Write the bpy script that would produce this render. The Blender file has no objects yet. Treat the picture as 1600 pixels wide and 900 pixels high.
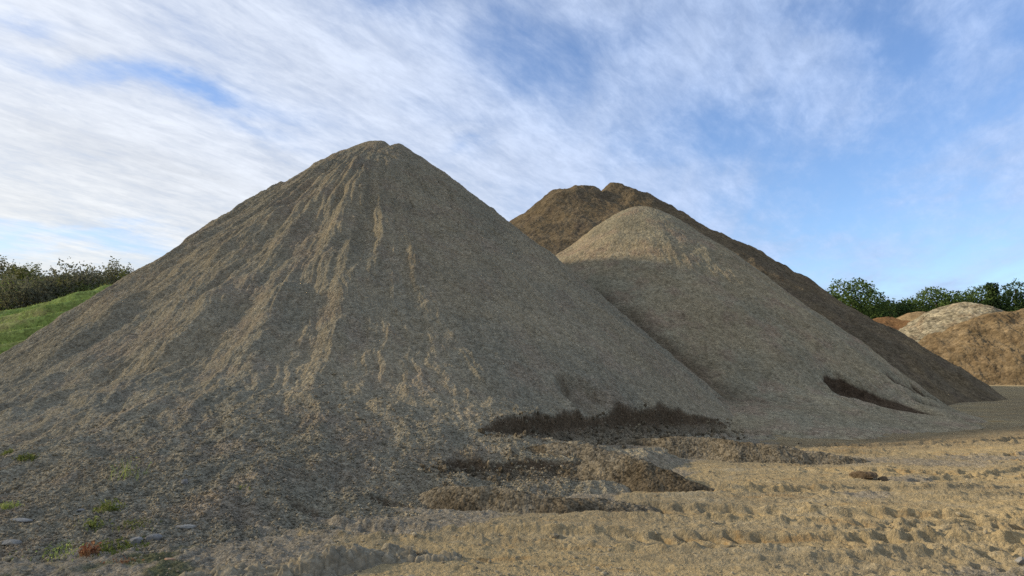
import bpy, math, random
import numpy as np

C = bpy.context.scene.collection
SC = bpy.context.scene
R = math.radians

# ------------------------------------------------------------------ camera
cam_d = bpy.data.cameras.new('camera')
cam_d.sensor_width = 36.0
cam_d.lens = 23.85
cam_d.clip_start = 0.05
cam_d.clip_end = 3000
cam = bpy.data.objects.new('camera', cam_d)
C.objects.link(cam)
cam.location = (0, 0, 1.7)
cam.rotation_euler = (R(90 + 6.46), 0, 0)
SC.camera = cam
SC.view_settings.view_transform = 'Standard'
SC.view_settings.look = 'None'
SC.view_settings.exposure = 0.0
SC.view_settings.gamma = 1.0
SC.render.filter_size = 1.1
SC.cycles.use_denoising = False

# ------------------------------------------------------------------ sun
SUN_EL = 19.5          # degrees above the horizon
SUN_BACK = 1.0         # degrees behind due left
se, sa = R(SUN_EL), R(SUN_BACK)
sun_vec = (-math.cos(se) * math.cos(sa), math.cos(se) * math.sin(sa), math.sin(se))
sun_d = bpy.data.lights.new('sun', 'SUN')
sun_d.energy = 5.0
sun_d.angle = R(3.2)
sun_d.color = (1.0, 0.85, 0.63)
sun = bpy.data.objects.new('sun', sun_d)
C.objects.link(sun)
import mathutils
sun.rotation_euler = mathutils.Vector(sun_vec).to_track_quat('Z', 'Y').to_euler()
sun.location = (-60, 5, 40)


# ------------------------------------------------------------------ node helper
class NT:
    def __init__(self, tree):
        self.t = tree
        tree.nodes.clear()

    def n(self, kind, **kw):
        nd = self.t.nodes.new(kind)
        ins = kw.pop('ins', {})
        for k, v in kw.items():
            setattr(nd, k, v)
        for k, v in ins.items():
            self.put(nd, k, v)
        return nd

    def put(self, nd, k, v):
        s = nd.inputs[k]
        if isinstance(v, bpy.types.NodeSocket):
            self.t.links.new(v, s)
        else:
            s.default_value = v

    def m(self, op, a, b=None, c=None, clamp=False):
        nd = self.n('ShaderNodeMath', operation=op, use_clamp=clamp)
        for i, v in enumerate((a, b, c)):
            if v is not None:
                self.put(nd, i, v)
        return nd.outputs[0]

    def vm(self, op, a, b=None, scale=None):
        nd = self.n('ShaderNodeVectorMath', operation=op)
        self.put(nd, 0, a)
        if b is not None:
            self.put(nd, 1, b)
        if scale is not None:
            self.put(nd, 3, scale)
        return nd

    def mix(self, f, a, b, blend='MIX'):
        nd = self.n('ShaderNodeMix', data_type='RGBA', blend_type=blend)
        self.put(nd, 0, f)
        for i, v in ((6, a), (7, b)):
            if isinstance(v, tuple) and len(v) == 3:
                v = (*v, 1)
            self.put(nd, i, v)
        return nd.outputs[2]

    def noise(self, vec, scale, detail=4, rough=0.55, dist=0.0):
        nd = self.n('ShaderNodeTexNoise', ins={'Vector': vec, 'Scale': scale, 'Detail': detail,
                                               'Roughness': rough, 'Distortion': dist})
        return nd.outputs[0]

    def ramp(self, f, lo, hi, a=0.0, b=1.0, smooth=True):
        nd = self.n('ShaderNodeMapRange', interpolation_type='SMOOTHSTEP' if smooth else 'LINEAR')
        for k, v in ((0, f), (1, lo), (2, hi), (3, a), (4, b)):
            self.put(nd, k, v)
        return nd.outputs[0]


# ------------------------------------------------------------------ world: sky with thin high cloud
world = bpy.data.worlds.new('World')
SC.world = world
world.use_nodes = True
W = NT(world.node_tree)
sky = W.n('ShaderNodeTexSky', sky_type='NISHITA')
sky.sun_disc = False
sky.sun_elevation = se
sky.sun_rotation = R(270 + SUN_BACK)
sky.air_density = 1.0
sky.dust_density = 0.6
sky.ozone_density = 2.0
dirv = W.n('ShaderNodeTexCoord').outputs['Generated']
sep = W.n('ShaderNodeSeparateXYZ', ins={0: dirv})
zz = W.m('MAXIMUM', sep.outputs[2], 0.0)
zden = W.m('ADD', zz, 0.16)
px_ = W.m('DIVIDE', sep.outputs[0], zden)
py_ = W.m('DIVIDE', sep.outputs[1], zden)
P = W.n('ShaderNodeCombineXYZ', ins={0: px_, 1: py_}).outputs[0]
# wisps combed along one wind direction
rot = W.n('ShaderNodeVectorRotate', rotation_type='Z_AXIS', ins={'Vector': P, 'Angle': R(-57)}).outputs[0]
str_ = W.vm('MULTIPLY', rot, (0.60, 1.5, 1.0)).outputs[0]
n_big = W.noise(str_, 0.9, 6, 0.55, 0.6)
n_mid = W.noise(str_, 3.2, 8, 0.62, 0.5)
n_fine = W.noise(W.vm('MULTIPLY', rot, (0.8, 1.6, 1.0)).outputs[0], 11.0, 8, 0.68, 0.3)
# bend the sky directions a little so that the openings get ragged borders
wob1 = W.noise(P, 2.3, 5, 0.6)
wob2 = W.noise(W.vm('ADD', P, (7.3, 1.9, 4.2)).outputs[0], 2.3, 5, 0.6)


def sky_dir(px, py):
    f = 1060.0
    p = math.atan(120 / 1060)
    u, v = (px - 800) / f, -(py - 450) / f
    d = mathutils.Vector((u, math.cos(p) - v * math.sin(p), math.sin(p) + v * math.cos(p)))
    return d.normalized()


def opening(px, py, rx, ry, ang, amp):
    """soft elliptical thinning (amp<0) or thickening (amp>0) of the cloud veil in one direction of the sky"""
    d = sky_dir(px, py)
    a = sky_dir(px + 20 * math.cos(R(ang)), py - 20 * math.sin(R(ang))) - d
    a.normalize()
    b = d.cross(a).normalized()
    da = W.vm('DOT_PRODUCT', dirv, tuple(a)).outputs[1]
    db = W.vm('DOT_PRODUCT', dirv, tuple(b)).outputs[1]
    da = W.m('ADD', W.m('SUBTRACT', da, d.dot(a)), W.m('MULTIPLY', W.m('SUBTRACT', wob1, 0.5), 0.16))
    db = W.m('ADD', W.m('SUBTRACT', db, d.dot(b)), W.m('MULTIPLY', W.m('SUBTRACT', wob2, 0.5), 0.13))
    da = W.m('DIVIDE', da, rx / 1060.0)
    db = W.m('DIVIDE', db, ry / 1060.0)
    q = W.m('ADD', W.m('MULTIPLY', da, da), W.m('MULTIPLY', db, db))
    return W.m('MULTIPLY', W.m('EXPONENT', W.m('MULTIPLY', q, -1.0)), amp)


OPEN = [  # direction (in photo pixels), half sizes, tilt, strength
    (860, 110, 90, 65, -20, -.30), (600, 10, 60, 45, 0, -.28), (790, 35, 60, 60, 0, -.25),
    (250, 130, 150, 18, -12, -.42), (330, 150, 50, 14, -15, -.2), (390, 205, 60, 14, -15, -.2),
    (735, 242, 34, 16, 0, -.30), (690, 175, 80, 25, -15, -.15),
    (1160, 200, 110, 45, -10, -.50), (1400, 90, 40, 80, 20, -.50), (1320, 10, 60, 25, 0, -.35),
    (1330, 255, 170, 38, 18, -.48), (1300, 340, 90, 35, 10, -.38), (1500, 345, 140, 45, 0, -.40),
    (1590, 20, 60, 50, 0, -.45), (1560, 160, 60, 50, 0, -.25), (1010, 240, 60, 30, -20, -.2),
    (960, 60, 70, 35, 0, -.2), (1450, 420, 200, 25, 0, -.28), (100, 372, 230, 16, -3, -.30),
    (20, 28, 60, 12, -10, -.25), (1250, 430, 60, 20, 0, -.2), (1240, 130, 60, 30, 30, -.12),
    # thicker veil
    (110, 250, 260, 110, -10, .13), (600, 130, 260, 55, -24, .16), (120, 60, 160, 60, -25, .18),
    (780, 270, 200, 60, -15, .12), (1180, 60, 120, 50, 10, .10), (1500, 220, 150, 35, 20, .12),
    (1050, 310, 120, 50, -20, .08), (420, 300, 200, 50, -5, .12),
]
rot2 = W.n('ShaderNodeVectorRotate', rotation_type='Z_AXIS', ins={'Vector': P, 'Angle': R(-84)}).outputs[0]
n_str = W.noise(W.vm('MULTIPLY', rot2, (0.5, 3.0, 1.0)).outputs[0], 1.6, 9, 0.66, 0.4)
n_str2 = W.noise(W.vm('MULTIPLY', rot, (0.8, 3.4, 1.0)).outputs[0], 2.2, 9, 0.70, 0.5)
cov = W.m('ADD', W.m('MULTIPLY', W.m('SUBTRACT', n_big, 0.5), 0.50), 0.70)
cov = W.m('ADD', cov, W.m('MULTIPLY', W.m('SUBTRACT', n_str, 0.5), W.ramp(sep.outputs[0], -.25, .35, 0.15, 0.95)))
cov = W.m('ADD', cov, W.m('MULTIPLY', W.m('SUBTRACT', n_str2, 0.5), 0.38))
cov = W.m('ADD', cov, W.m('MULTIPLY', W.m('SUBTRACT', n_mid, 0.5), 0.75))
cov = W.m('ADD', cov, W.m('MULTIPLY', W.m('SUBTRACT', n_fine, 0.5), 0.60))
for o in OPEN:
    cov = W.m('ADD', cov, opening(*o[:5], o[5] * 1.25))
# the veil is thicker towards the sun's side
side = W.m('MULTIPLY', sep.outputs[0], -0.11)
cov = W.m('ADD', cov, side)
mask = W.ramp(cov, -0.12, 1.02, 0.04, 0.98)
blue = W.mix(1.0, sky.outputs[0], (1.60, 1.80, 2.20), 'MULTIPLY')
glow = W.ramp(W.m('MULTIPLY', sep.outputs[0], -1.0), -0.5, 0.7, 0.0, 1.0)
low = W.ramp(sep.outputs[2], 0.02, 0.42, 1.0, 0.0)
cl_col = W.mix(glow, (4.9, 6.3, 9.2), (8.2, 8.7, 9.6))
warm = W.mix(W.m('MULTIPLY', W.m('MULTIPLY', low, glow), 0.8), cl_col, (8.6, 8.5, 7.9))
shade = W.m('MULTIPLY', W.ramp(n_mid, 0.3, 0.7, 0.93, 1.07), W.ramp(W.m('ADD', n_fine, n_str2), 0.7, 1.3, 0.90, 1.08))
warm2 = W.vm('SCALE', warm, scale=shade).outputs[0]
skymix = W.mix(mask, blue, warm2)
bg = W.n('ShaderNodeBackground', ins={'Color': skymix, 'Strength': 0.1})
wo = W.n('ShaderNodeOutputWorld')
W.t.links.new(bg.outputs[0], wo.inputs[0])

#%%NUM
# ------------------------------------------------------------------ noise
rng = np.random.default_rng(11)
_perm = rng.permutation(65536).astype(np.int64)
_GA = rng.uniform(0, 2 * np.pi, 4096)
_GX, _GY = np.cos(_GA).astype(np.float32), np.sin(_GA).astype(np.float32)


def _h(ix, iy, s):
    return _perm[(ix * 73 + _perm[(iy + s * 977) & 65535]) & 65535] & 4095


def pn(x, y, s=0):
    x = np.asarray(x, np.float64); y = np.asarray(y, np.float64)
    ix = np.floor(x).astype(np.int64); iy = np.floor(y).astype(np.int64)
    fx = (x - ix).astype(np.float32); fy = (y - iy).astype(np.float32)
    u = fx * fx * fx * (fx * (fx * 6 - 15) + 10); v = fy * fy * fy * (fy * (fy * 6 - 15) + 10)
    out = []
    for a in (0, 1):
        for b in (0, 1):
            h = _h(ix + a, iy + b, s)
            out.append(_GX[h] * (fx - a) + _GY[h] * (fy - b))
    c00, c01, c10, c11 = out
    return (c00 * (1 - u) + c10 * u) * (1 - v) + (c01 * (1 - u) + c11 * u) * v * 1.0


def fbm(x, y, s=0, o=4, g=0.5):
    r = 0; a = 1.0; t = 0
    for i in range(o):
        r = r + a * pn(x, y, s + i); t += a
        a *= g; x = x * 2.03 + 5.1; y = y * 2.03 + 9.7
    return r / t * 1.4


def ridged(x, y, s=0, o=3, g=0.5):
    r = 0; a = 1.0; t = 0
    for i in range(o):
        r = r + a * (1 - 2.2 * np.abs(pn(x, y, s + i))); t += a
        a *= g; x = x * 2.03 + 5.1; y = y * 2.03 + 9.7
    return r / t


def sst(a, b, x):
    t = np.clip((x - a) / (b - a), 0, 1)
    return t * t * (3 - 2 * t)


def smax(a, b, k):
    return 0.5 * (a + b + np.sqrt((a - b) ** 2 + k * k))


def seg(x, y, x0, y0, x1, y1):
    dx, dy = x1 - x0, y1 - y0
    t = np.clip(((x - x0) * dx + (y - y0) * dy) / (dx * dx + dy * dy), 0, 1)
    return np.hypot(x - x0 - t * dx, y - y0 - t * dy), t


def cell(x, y, s=0):
    """distance to the nearest of jittered points, and its random value"""
    ix = np.floor(x).astype(np.int64); iy = np.floor(y).astype(np.int64)
    best = np.full(x.shape, 9.0); val = np.zeros(x.shape)
    for a in (-1, 0, 1):
        for b in (-1, 0, 1):
            h = _h(ix + a, iy + b, s); h2 = _h(ix + a, iy + b, s + 31)
            d = np.hypot(ix + a + .15 + .7 * h / 4096 - x, iy + b + .15 + .7 * h2 / 4096 - y)
            m = d < best
            best = np.where(m, d, best); val = np.where(m, ((h * 7 + h2) & 4095) / 4096, val)
    return best, val


# ------------------------------------------------------------------ heights of the ground and the piles (metres, world)
def arc_track(x, y, cx, cy, rad, a0, a1, width, depth, pitch, s):
    """lug prints of one wheel rolling along an arc: bars pressed in, clods squeezed up between"""
    dx, dy = x - cx, y - cy
    r = np.hypot(dx, dy)
    near = np.abs(r - rad) < width
    out = np.zeros(x.shape)
    if not near.any():
        return out
    X, Y, rr = x[near], y[near], r[near]
    th = np.arctan2(Y - cy, X - cx)
    al = th * rad
    t = (rr - rad) / (width / 2) + 0.30 * pn(X * .9, Y * .9, s + 5) + .25 * pn(X * 4, Y * 4, s + 6)
    al = al + 0.10 * fbm(X * 2.0, Y * 2.0, s + 9, 3)
    inside = sst(1.12, .92, np.abs(t))
    q = al / pitch + np.where(t > 0, 0.5, 0.0) + np.abs(t) * 0.55
    w = np.cos(2 * np.pi * q)
    bar = sst(-0.25, 0.55, w) * sst(0.02, 0.2, np.abs(t))
    wear = np.clip(0.50 + 2.6 * pn(X * 0.75, Y * 0.75, s + 3) + .8 * pn(X * 3, Y * 3, s + 4), 0.0, 1.35)
    ends = sst(R_(a0), R_(a0 + 3), th) * sst(R_(a1), R_(a1 - 3), th)
    rim = np.exp(-((np.abs(t) - 1.15) / 0.22) ** 2) * (0.6 + 0.9 * pn(X * 5, Y * 5, s + 1))
    out[near] = (-bar * depth * inside * wear - 0.35 * depth * inside + rim * depth * (0.7 + .8 * np.abs(pn(X * 9, Y * 9, s + 7)))) * ends
    return out


def R_(d):
    return d * np.pi / 180


TRACKS = [  # cx, cy, radius, from, to (deg), width, depth, pitch
    (4.5, 47.0, 40.3, -104, -60, .50, .080, .25),
    (7.2, 45.0, 37.3, -101, -60, .52, .075, .27),
    (1.0, 52.0, 42.7, -91, -60, .50, .060, .27),
    (4.0, 36.0, 28.6, -92, -50, .50, .055, .24),
    (9.0, 38.0, 27.0, -100, -50, .50, .055, .27),
    (11.0, 36.0, 23.0, -110, -50, .50, .050, .27),
    (5.5, 31.0, 16.4, -118, -55, .55, .065, .27),
    (5.5, 31.6, 14.9, -112, -50, .55, .060, .27),
    (14.0, 24.0, 9.4, -150, -60, .5, .05, .27),
    (-1.0, 40.0, 34.2, -86, -50, .50, .055, .23),
    (20.0, 30.0, 9.4, -170, -60, .5, .05, .27),
    (2.0, 27.0, 18.5, -72, -40, .50, .045, .26),
    (-4.0, 26.0, 20.6, -62, -35, .50, .055, .26),
    (3.0, 20.0, 10.2, -75, -20, .45, .045, .25),
]


def ground_base(x, y):
    h = 0.06 * fbm(x * 0.16, y * 0.16, 40, 3)
    d = np.hypot(x, y)
    # land rises on the left behind the piles
    u = sst(-13, -34, x + 0.12 * (y - 30)) * sst(20, 33, y) * 0
    return h + u


def ground_h(x, y):
    h = ground_base(x, y)
    r = np.hypot(x, y)
    n = r < 48
    if n.any():
        X, Y = x[n], y[n]
        f = sst(48, 22, r[n])
        a = 0.045 * fbm(X * 0.9, Y * 1.8, 50, 4) + .042 * fbm(X * 2.6, Y * 3.4, 52, 5, .62) * sst(-.3, .3, fbm(X * .4, Y * .6, 53, 2)) + 0.016 * ridged(X * 1.3 + Y * .3, Y * 4.0, 54, 3)
        a = a + 0.022 * fbm(X * 5.5, Y * 6.5, 58, 4, .6)
        c, v = cell(X * 7 + pn(X * 5, Y * 5, 3), Y * 8, 60)
        clod = np.sqrt(np.clip(0.14 - c * c, 0, 1)) * (v > 0.80) * (v - .6) * 0.16
        c2, v2 = cell(X * 17, Y * 17, 61)
        clod2 = np.sqrt(np.clip(0.14 - c2 * c2, 0, 1)) * (v2 > 0.7) * 0.03
        patch = sst(-.25, .3, fbm(X * .5, Y * .5, 65, 2))
        a = a + clod * (0.1 + patch) + clod2 * (.2 + patch)
        for i, T in enumerate(TRACKS):
            a = a + arc_track(X, Y, *T, 70 + i * 12)
        # smeared ruts seen end-on at the right
        a = a - 0.03 * sst(.1, .5, ridged(X * .25 + 3, Y * 1.9, 210, 2)) * sst(2, 6, X)
        # old weathered soil at the left foot: lumpy
        L = sst(-1.2, -2.6, X + 0.25 * (Y - 6)) * sst(11, 8, Y)
        a = a + L * (0.055 * fbm(X * 1.7, Y * 1.7, 215, 3) + 0.035 * ridged(X * 3.1, Y * 3.1, 218, 3))
        h = h.copy() if isinstance(h, np.ndarray) else h
        h[n] = h[n] + a * f
    return h


# --- the large grey pile in front
MA = (-4.75, 24.0, 10.15)
_rap_t = np.array([-180, -160, -140, -128, -118, -110, -104, -99, -94, -89, -84, -79, -73, -66, -58, -50, -42, -33, -22, -8, 20, 60, 120, 180.])
_rap_r = np.array([15.0, 15.2, 16.0, 16.8, 17.0, 16.6, 16.3, 17.3, 17.6, 17.9, 17.6, 16.7, 16.0, 15.3, 14.0, 13.0, 12.6, 12.4, 12.4, 12.4, 12.4, 12, 13, 15.0])


def main_base(x, y):
    d1, t = seg(x, y, MA[0], MA[1], -4.6, 31.0)  # runs back as an unseen ridge, shaped to throw shadow on the second pile
    dx, dy = x - MA[0], y - MA[1]
    th = np.degrees(np.arctan2(dy, dx))
    d = d1
    # slope changes with the side one looks at
    s = 0.80 + 0.065 * sst(-80, -40, th) * sst(80, 30, th)
    s = s + 0.07 * (sst(-110, -150, th) + (th > 90))
    ht = MA[2] - 2.75 * sst(0.05, 1, t)
    cap = 1.2
    steep = ht - s * (np.sqrt(d * d + cap * cap) - cap) - 0.42
    ra = np.interp(th, _rap_t, _rap_r)
    ra = ra + 0.45 * fbm(th * 0.07, d * 0.12, 90, 3)
    apron = 0.23 * (ra - d)
    k = 0.55 - .35 * sst(-75, -45, th) * (th < 90)
    return smax(steep, apron, k), th, d, apron


# bucket cuts at the foot: x0,y0 (blind end), x1,y1 (exit), floor at blind end, floor at exit, half width
CUTS = [  # upper lip, near side, floor at the blind end and at the exit, height of the fallen apron, dampness
    ([(-.56, 11.05), (-.11, 11.85), (.35, 12.45), (1.0, 13.3), (1.6, 14.1), (2.2, 14.75), (2.84, 15.25), (3.9, 16.2), (5.1, 17.1), (6.25, 18.2), (8.5, 19.5)],
     [(-.56, 11.05), (.05, 10.9), (.9, 11.0), (2.2, 11.4), (5.0, 12.2), (9.0, 14.5)], .34, .0, .32, 1.0),
    ([(-1.25, 9.55), (-.8, 9.95), (0, 10.1), (1.0, 10.2), (2.5, 10.6), (4, 11)],
     [(-1.25, 9.55), (-.8, 9.2), (0, 9.1), (1.5, 9.4), (4, 9.8)], .12, -.05, .22, .9),
    ([(-2.0, 8.2), (-1.4, 8.4), (-.4, 8.3), (.8, 8.0)],
     [(-2.0, 8.2), (-1.5, 7.7), (0, 7.5), (.8, 7.6)], .03, -.05, .14, .8),
    ([(-2.6, 7.7), (-2.1, 7.85), (-1.2, 7.6)],
     [(-2.6, 7.7), (-2.2, 7.2), (-1.2, 7.2)], .0, -.05, .12, .7),
]


def poly_in(x, y, P):
    c = np.zeros(x.shape, bool)
    for i in range(len(P)):
        x0, y0 = P[i - 1]; x1, y1 = P[i]
        if y0 == y1:
            continue
        k = ((y0 > y) != (y1 > y)) & (x < (x1 - x0) * (y - y0) / (y1 - y0) + x0)
        c ^= k
    return c


def pl_dist(x, y, P):
    b = np.full(x.shape, 99.0)
    for i in range(len(P) - 1):
        b = np.minimum(b, seg(x, y, *P[i], *P[i + 1])[0])
    return b



def main_h(x, y):
    b, th, d, ap = main_base(x, y)
    fall = sst(0.6, 4.0, d)
    fr = sst(-.3, 1.2, b)
    tr = th * 0.2
    a = 0.15 * fbm(x * 0.30, y * 0.30, 100, 3) * fall
    # folds that run down the slope, long thin ones plus finer combing
    wobt = 0.55 * fbm(x * .35, y * .35, 97, 3)
    wobt = wobt + 0.30 * fbm(x * 1.1, y * 1.1, 98, 2)
    left = sst(-60, -100, th) + (th > 90)
    a = a + 0.075 * ridged(tr * 0.72 + wobt, d * 0.22, 104, 2) * fall * (.35 + .65 * left) * fr
    a = a + 0.150 * fbm(tr * 2.2 + wobt * 2.2, d * 0.36, 108, 3) * fall * (.35 + .65 * left) * (.35 + .65 * fr)
    a = a + 0.062 * fbm(tr * 6 + wobt * 4, d * 1.1, 112, 3) * fall * (.5 + .5 * left)
    a = a + 0.135 * fbm(x * 1.2, y * 1.5, 116, 5, .56) * sst(0, 1.5, d) + .075 * ridged(x * .8 + wobt, y * 2.2, 118, 3) * (1 - left) * fall
    a = a + 0.026 * fbm(x * 3.6, y * 3.6, 119, 3) + 0.015 * fbm(x * 7.0, y * 7.0, 120, 3)
    c_, v_ = cell(x * 13, y * 13, 122)
    a = a + 0.016 * np.clip(.5 - c_, 0, 1) * (v_ > .35) * sst(24, 12, y)
    # crests and slumped tongues on the face
    for (t0, w, amp, d0, d1, k) in FOLDS:
        u = (th + 1.6 * fbm(d * .5, d * 0 + t0, 130, 2) - t0) * np.pi / 180 * d / w
        prof = np.where(u < 0, np.exp(-u * u * 1.5), np.exp(-u * u * 3.2))
        a = a + amp * prof * sst(d0, d0 + k, d) * sst(d1, d1 - k * .7, d)
    # crumbled double summit
    dd = np.hypot(x - MA[0] - .55, y - MA[1] - .5)
    a = a - .16 * np.exp(-((x - MA[0] - .42) / .16) ** 2) * sst(2.0, .4, d)
    a = a + .10 * np.exp(-((x - MA[0] - .9) / .35) ** 2) * sst(2.2, .4, d)
    # cracks where a skin of damp gravel has slipped, right of the summit
    cr = np.abs(pn(x * .9 + .3 * fbm(x * 3, y * 3, 141, 2), y * .9, 140))
    a = a - 0.09 * sst(.045, .0, cr) * sst(-95, -70, th) * sst(9.5, 5, d) * sst(.8, 2, d)
    h0 = b + a
    # bucket cuts
    rag = 0.09 * fbm(x * .9, y * .9, 150, 2) + .015 * fbm(x * 3.2, y * 3.2, 155, 2)
    rag = rag + .055 * np.tanh(2.5 * pn(x * 1.7, y * 1.7, 152)) + .03 * pn(x * 5, y * 5, 153)
    lump = .05 * fbm(x * 3.5, y * 3.5, 157, 3) + .03 * ridged(x * 7, y * 7, 159, 2)
    h = h0.copy()
    wet = np.zeros(x.shape)
    jx = .30 * pn(x * .8, y * .8, 170) + .10 * np.tanh(2.5 * pn(x * 2.1, y * 2.1, 171)) + .02 * pn(x * 5, y * 5, 172)
    jy = .30 * pn(x * .8, y * .8, 173) + .10 * np.tanh(2.5 * pn(x * 2.1, y * 2.1, 174)) + .02 * pn(x * 5, y * 5, 175)
    for ci, (U, L, z0, z1, tz, wk) in enumerate(CUTS):
        bx0, bx1 = min(p[0] for p in U + L) - .6, max(p[0] for p in U + L) + .6
        by0, by1 = min(p[1] for p in U + L) - .6, max(p[1] for p in U + L) + .6
        m = (x > bx0) & (x < bx1) & (y > by0) & (y < by1)
        if not m.any():
            continue
        X, Y = (x + jx * tz * 1.6)[m], (y + jy * tz * 1.6)[m]
        ins = poly_in(X, Y, U + L[::-1])
        dU, dL = pl_dist(X, Y, U), pl_dist(X, Y, L)
        f = np.clip((x[m] - U[0][0]) / (U[-1][0] - U[0][0]), 0, 1)
        F = z0 + (z1 - z0) * np.minimum(1.25 * f, 1) + .025 * fbm(x[m] * 2, y[m] * 2, 160, 3)
        F = F - .04 * sst(.1, .6, np.sin(2 * np.pi * (x[m] / .25 + dU * 1.4))) * sst(.5, .7, dU) * sst(1.15, .95, dU) * (ci == 0)
        lm = lump[m]
        wu = F + np.maximum(0, tz * .75 - .62 * dU + .8 * lm) + lm * sst(1.2, .2, dU)
        wl = F + np.maximum(0, tz * .7 - .55 * dL) + lm * .5
        tgt = np.minimum(h0[m], np.maximum(wu, wl))
        b_ = np.where(ins, np.maximum(sst(0, .07, dU) * (dU < dL) + sst(0, .5, dL) * (dL <= dU), 0), 0)
        hm = h0[m] * (1 - b_) + tgt * b_
        wt = np.where(dU < .14, 1.0, .30 + .38 * np.exp(-(dU - .14) / .30) + 2.2 * lm) * wk
        wt = wt * sst(.0, .5, dL + .15 * (dU < .3))
        hit = ins & (hm < h[m])
        wet[m] = np.where(hit, wt, wet[m])
        h[m] = np.where(hit, hm, h[m])
    # a small slip above the cut
    for (sx, sy, ex, ey, w, dp) in SLIPS:
        q, t = seg(x, y, sx, sy, ex, ey)
        q = q + rag * .2
        hs = h0 - dp * sst(w * (1 + .6 * t), w * .62, q) * (1 - .3 * t)
        wet = np.where(hs < h - .01, .34 + .5 * fbm(x * 2.2, y * 2.2, 168, 3), wet)
        h = np.minimum(h, hs)
    cut = sst(.0, .04, h0 - h) * wet
    return h, cut


FOLDS = [  # bearing around the summit, width m, height, from, to, fade
    (-97, .30, .20, 2.6, 8.5, 1.6), (-87, .40, .34, 3.0, 9.0, 2.0), (-84.0, .24, .20, 4.0, 9.0, 1.5), (-91.8, .24, .22, 2.6, 6.5, 1.0),
    (-79, .25, .20, 3.5, 9.5, 1.5), (-73, .22, .16, 4.5, 9.5, 1.5), (-101, .22, .12, 3.5, 7.5, 1.2),
    (-107, .5, .20, 5.2, 8.6, 1.0), (-121, .5, .22, 6.0, 10.0, 1.2), (-99, .65, .30, 8.8, 12.0, 1.0),
    (-113, .6, .26, 9.0, 12.2, 1.2), (-129, .45, .20, 3.5, 7.5, 1.2), (-137, .4, .18, 6.5, 11, 1.6),
    (-91, .5, .24, 8.8, 12.0, .9), (-83, .5, .18, 7.4, 11.5, 1.0), (-145, .4, .17, 4.5, 9, 1.6), (-76, .4, .12, 4.5, 9, 1.4),
    (-104, .4, .16, 11.0, 14.0, .9), (-118, .45, .18, 11.2, 14.2, .9), (-126, .4, .16, 8, 12, 1), (-109, .3, .12, 3, 6, 1),
]
SLIPS = [(1.50, 14.25, 2.2, 14.0, .66, .26)]

# --- the smaller pale grey pile behind it
SA = (5.95, 31.0, 9.0)


def second_base(x, y):
    dx, dy = x - SA[0], y - SA[1]
    th = np.degrees(np.arctan2(dy, dx))
    d, t = seg(x, y, SA[0], SA[1], 6.6, 36.0)
    s = 0.87 + .00 * sst(-60, -20, th)
    cap = 1.4
    ht = SA[2] - .8 * t
    steep = ht - s * (np.sqrt(d * d + cap * cap) - cap)
    ra = np.interp(th, [-180, -120, -100, -80, -60, -45, -30, -15, 0, 30, 180],
                   [13, 15.2, 15.0, 14.6, 13.8, 12.6, 11.6, 11.3, 11.3, 12, 13])
    return smax(steep, .2 * (ra - d), .3), th, d


def second_h(x, y):
    b, th, d = second_base(x, y)
    fall = sst(.8, 4, d)
    tr = th * .2
    wobt = .5 * fbm(x * .4, y * .4, 300, 3)
    f2 = sst(1.5, 9, d)
    a = .25 * fbm(x * .35, y * .35, 301, 4) * fall
    a = a + .12 * ridged(tr * .6 + wobt, d * .25, 304, 3) * f2
    a = a + .07 * fbm(tr * 2 + wobt * 2, d * .5, 308, 3) * f2
    a = a + .10 * fbm(x * 1.2, y * 1.4, 312, 5, .58) * sst(0, 2, d) + .02 * fbm(x * 6, y * 6, 316, 2)
    h0 = b + a * sst(-.1, .9, b)
    rag = .16 * fbm(x * 1.6, y * 1.6, 320, 4, .6)
    h = h0
    for (sx, sy, ex, ey, w, dp) in SLIPS2:
        q, t = seg(x, y, sx, sy, ex, ey)
        q = q + rag
        h = np.minimum(h, h0 - dp * sst(w * (1 + .5 * t), w * .7, q) * (1 - .55 * t))
    # loader has run along the foot and trimmed it
    q1, _ = seg(x, y, 4.0, 15.8, 8.2, 15.5)
    q2, _ = seg(x, y, 8.2, 15.5, 13.0, 17.4)
    q = np.minimum(q1, q2)
    h = np.minimum(h, np.maximum(-.1, 0.02 + np.maximum(0, q + .5 * rag - 1.0) * 1.2))
    return h, np.clip(h0 - h, 0, 1)


SLIPS2 = [(10.5, 21.35, 11.9, 20.9, .80, .50), (11.9, 20.5, 13.2, 20.3, .5, .3), (12.9, 23.2, 14.4, 24.2, .28, .3), (13.2, 22.2, 15.8, 23.7, .34, .38), (14.6, 24.6, 17.0, 25.0, .3, .4)]

# --- the big brown pile behind
BP = [(4.5, 46.0, 13.8), (7.8, 47.5, 14.2), (9.4, 48.3, 13.5), (13.5, 50, 12.0), (16.6, 50.5, 10.9), (21.5, 53, 8.1), (24.5, 54.5, 4.4), (26.5, 55.5, 1.2), (27.5, 56, -.6)]


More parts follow.
